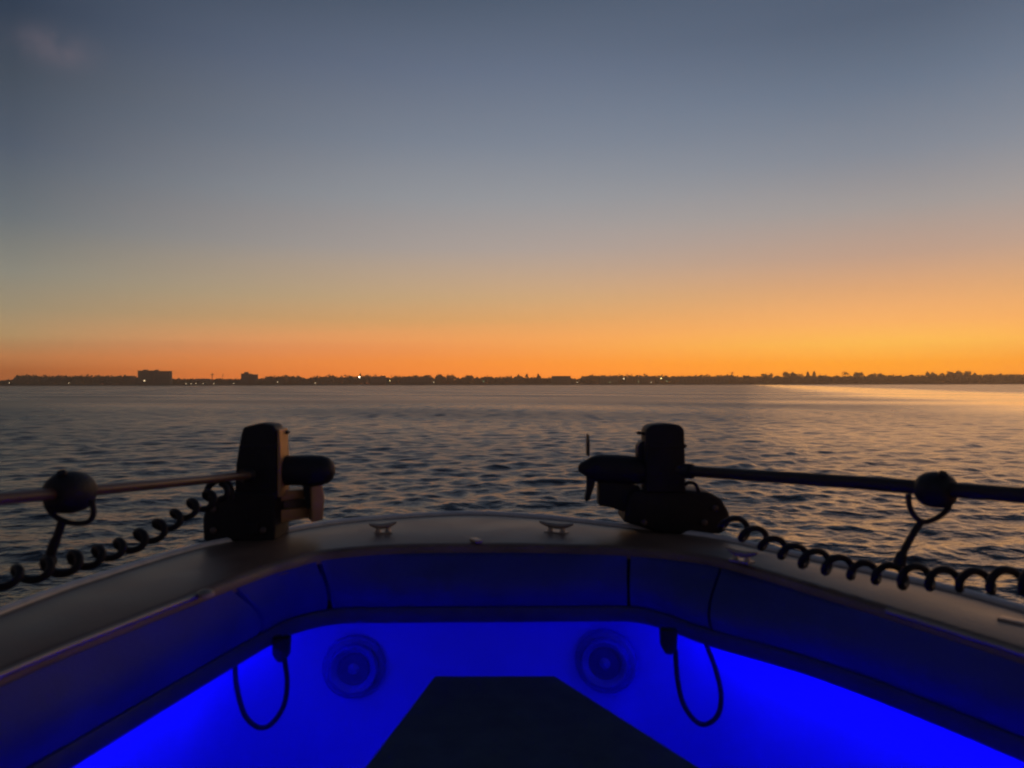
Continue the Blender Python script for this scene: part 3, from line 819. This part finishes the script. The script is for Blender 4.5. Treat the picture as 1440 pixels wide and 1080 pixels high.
building(777, 803, 10.8, M['stuccoB'], 'flat-roofed grey block right of the slim pines', 'building', win=(7, 3))
building(962, 1026, 8.6, M['stuccoB'], 'long low grey shed left of the tall mast', 'building', 'long_shed', win=(12, 1))
building(845, 870, 8.4, M['stuccoA'], 'low beige house right of the gap in the treeline', 'house', 'waterfront_house', pitched=True, win=(5, 2), depth=10)
building(900, 922, 8.0, M['stuccoC'], 'low brick house left of the yellow lamp', 'house', 'waterfront_house', pitched=True, win=(5, 2), depth=10)
building(520, 541, 8.4, M['stuccoC'], 'low brick house right of the bright white lamp', 'house', 'waterfront_house', pitched=True, win=(5, 2), depth=10)
building(562, 606, 9.0, M['stuccoB'], 'long low grey house left of the dark pair of trees', 'house', 'waterfront_house', win=(9, 2), depth=12)
building(268, 292, 5.6, M['stuccoA'], 'very low beige house behind the row of dim lamps', 'house', 'waterfront_house', pitched=True, win=(5, 1), depth=10)

# lamps and masts
def lamp(px, hpx, mt, size, label):
    x = sx(px); z0 = .6; y = DS + 1.5; zt = 1.5 + (hpx - 1.6) * PXM
    t = thing('street_lamp', Vector((x, y, z0)), label, 'street lamp', 'lamps lit along the far shore')
    tube('post', [Vector((x, y, z0 - .5)), Vector((x, y, zt))], [.14, .09], M['mast'], t, 8)
    lathe('lamp_head', Vector((x, y, zt)), (0, 0, 1), [(0, size * .5), (size * .4, size), (size * 1.1, size), (size * 1.5, size * .4)], mt, t, 16)
lamp(505, 11, M['lampw'], 1.0, 'brightest white lamp, left of the middle of the far shore')
lamp(930, 8.5, M['lampy'], .75, 'yellow lamp right of the low brick house')
lamp(877.5, 8.2, M['lampd'], .9, 'dim orange lamp right of the low beige house')
for px, lb in ((261, 'dim lamp, first from the left in the row beside the big block'), (268, 'dim lamp, second from the left in the row beside the big block'), (275, 'dim lamp, third from the left in the row beside the big block'), (285, 'dim lamp, fourth from the left in the row beside the big block'), (300, 'dim lamp, last at the right of the row beside the big block'), (328, 'dim lamp just left of the stepped pair of blocks')):
    lamp(px, 2.6, M['lampd'], .45, lb)
lampg = emit('lamp_green', (.75, 1, .45), 1.0)
for px, hp, mt, lb in ((12, 4, M['lampd'], 'dim lamp at the far left end of the shore'), (96, 3.4, M['lampd'], 'dim lamp under the even trees left of the big block'),
        (390, 4.5, M['lampd'], 'dim lamp in the gap between two low clumps right of the stepped pair'), (443, 3, M['lampd'], 'dim lamp at the foot of a low tree left of the bright white lamp'),
        (548, 6.2, M['lampy'], 'small yellow lamp in the gap right of the low brick house'), (610, 4, M['lampd'], 'dim lamp just left of the dark pair of trees'),
        (680, 5, lampg, 'dim greenish lamp between the rounded tree and the slim pines'), (812, 3.5, M['lampd'], 'dim lamp at the gap right of the flat-roofed block'),
        (858, 3.6, lampg, 'dim greenish lamp in front of the low beige house'), (898, 4.2, lampg, 'dim greenish lamp left of the low brick house'),
        (916, 3.2, M['lampd'], 'dim lamp in front of the low brick house'), (938, 4.6, lampg, 'dim greenish lamp just right of the yellow lamp')):
    lamp(px, hp, mt, .5, lb)
def mast(px, hpx, wdt, label):
    x = sx(px); y = DS + 20; zt = 1.5 + (hpx - 1.6) * PXM
    t = thing('mast', Vector((x, y, 1.0)), label, 'mast', 'masts standing along the far shore')
    tube('pole', [Vector((x, y, .5)), Vector((x, y, zt))], [wdt, wdt * .6], M['mast'], t, 8)
    tube('crossarm', [Vector((x - wdt * 3, y, zt * .9)), Vector((x + wdt * 3, y, zt * .9))], wdt * .5, M['mast'], t, 6)
    tube('antenna', [Vector((x + wdt * 1.6, y, zt * .9)), Vector((x + wdt * 1.6, y, zt * .9 + 2))], wdt * .35, M['mast'], t, 6)
mast(290, 17.5, .7, 'tallest thin mast between the big block and the stepped pair')
mast(305, 16.5, .35, 'fainter thin mast between the big block and the stepped pair')
mast(415, 14, .35, 'faint thin mast right of the stepped pair')
mast(513, 16, .5, 'thin mast just right of the bright white lamp')
mast(547, 15, .4, 'thin mast above the gap right of the low brick house')
mast(885, 16, .5, 'thin mast right of the dim orange lamp')
mast(1035.5, 18.5, .8, 'tall mast at the right end of the long low shed')
mast(1059, 14, .5, 'short thin mast left of the domed shore tree')

# ------------------------------------------------------------------ haze over the bay
HAZE = True
if HAZE:
    v, f = box_geo((0, 500, 30), (6400, 1300, 64))
    m = bpy.data.materials.new('haze_air'); m.use_nodes = True; nt = m.node_tree; nt.nodes.clear()
    o_ = nt.nodes.new('ShaderNodeOutputMaterial'); pv = nt.nodes.new('ShaderNodeVolumePrincipled')
    pv.inputs['Color'].default_value = (.96, .82, .64, 1); pv.inputs['Density'].default_value = .00045; pv.inputs['Anisotropy'].default_value = .75
    nt.links.new(pv.outputs[0], o_.inputs['Volume'])
    tag(mk('haze', v, f, m), 'thin warm haze hanging over the bay', 'haze', kind='stuff')

# ------------------------------------------------------------------ camera, render settings
cam = bpy.data.cameras.new('camera'); co_ = bpy.data.objects.new('camera', cam); COL.objects.link(co_)
cam.sensor_width = 36; cam.lens = 27.0; cam.clip_start = .05; cam.clip_end = 20000
co_.location = (0, 0, CZ); co_.rotation_euler = (R(90), R(.1), 0)
cam.dof.use_dof = True; cam.dof.focus_distance = 60; cam.dof.aperture_fstop = 4.4
sc.camera = co_
sc.render.engine = 'CYCLES'
cy = sc.cycles
cy.use_denoising = True
cy.max_bounces = 8; cy.diffuse_bounces = 5; cy.glossy_bounces = 4; cy.volume_bounces = 0
cy.sample_clamp_indirect = 4; cy.caustics_reflective = False; cy.caustics_refractive = False
cy.pixel_filter_type = 'BLACKMAN_HARRIS'; cy.filter_width = 2.1
vs = sc.view_settings
vs.view_transform = 'Standard'; vs.look = 'None'; vs.exposure = 0; vs.gamma = 1
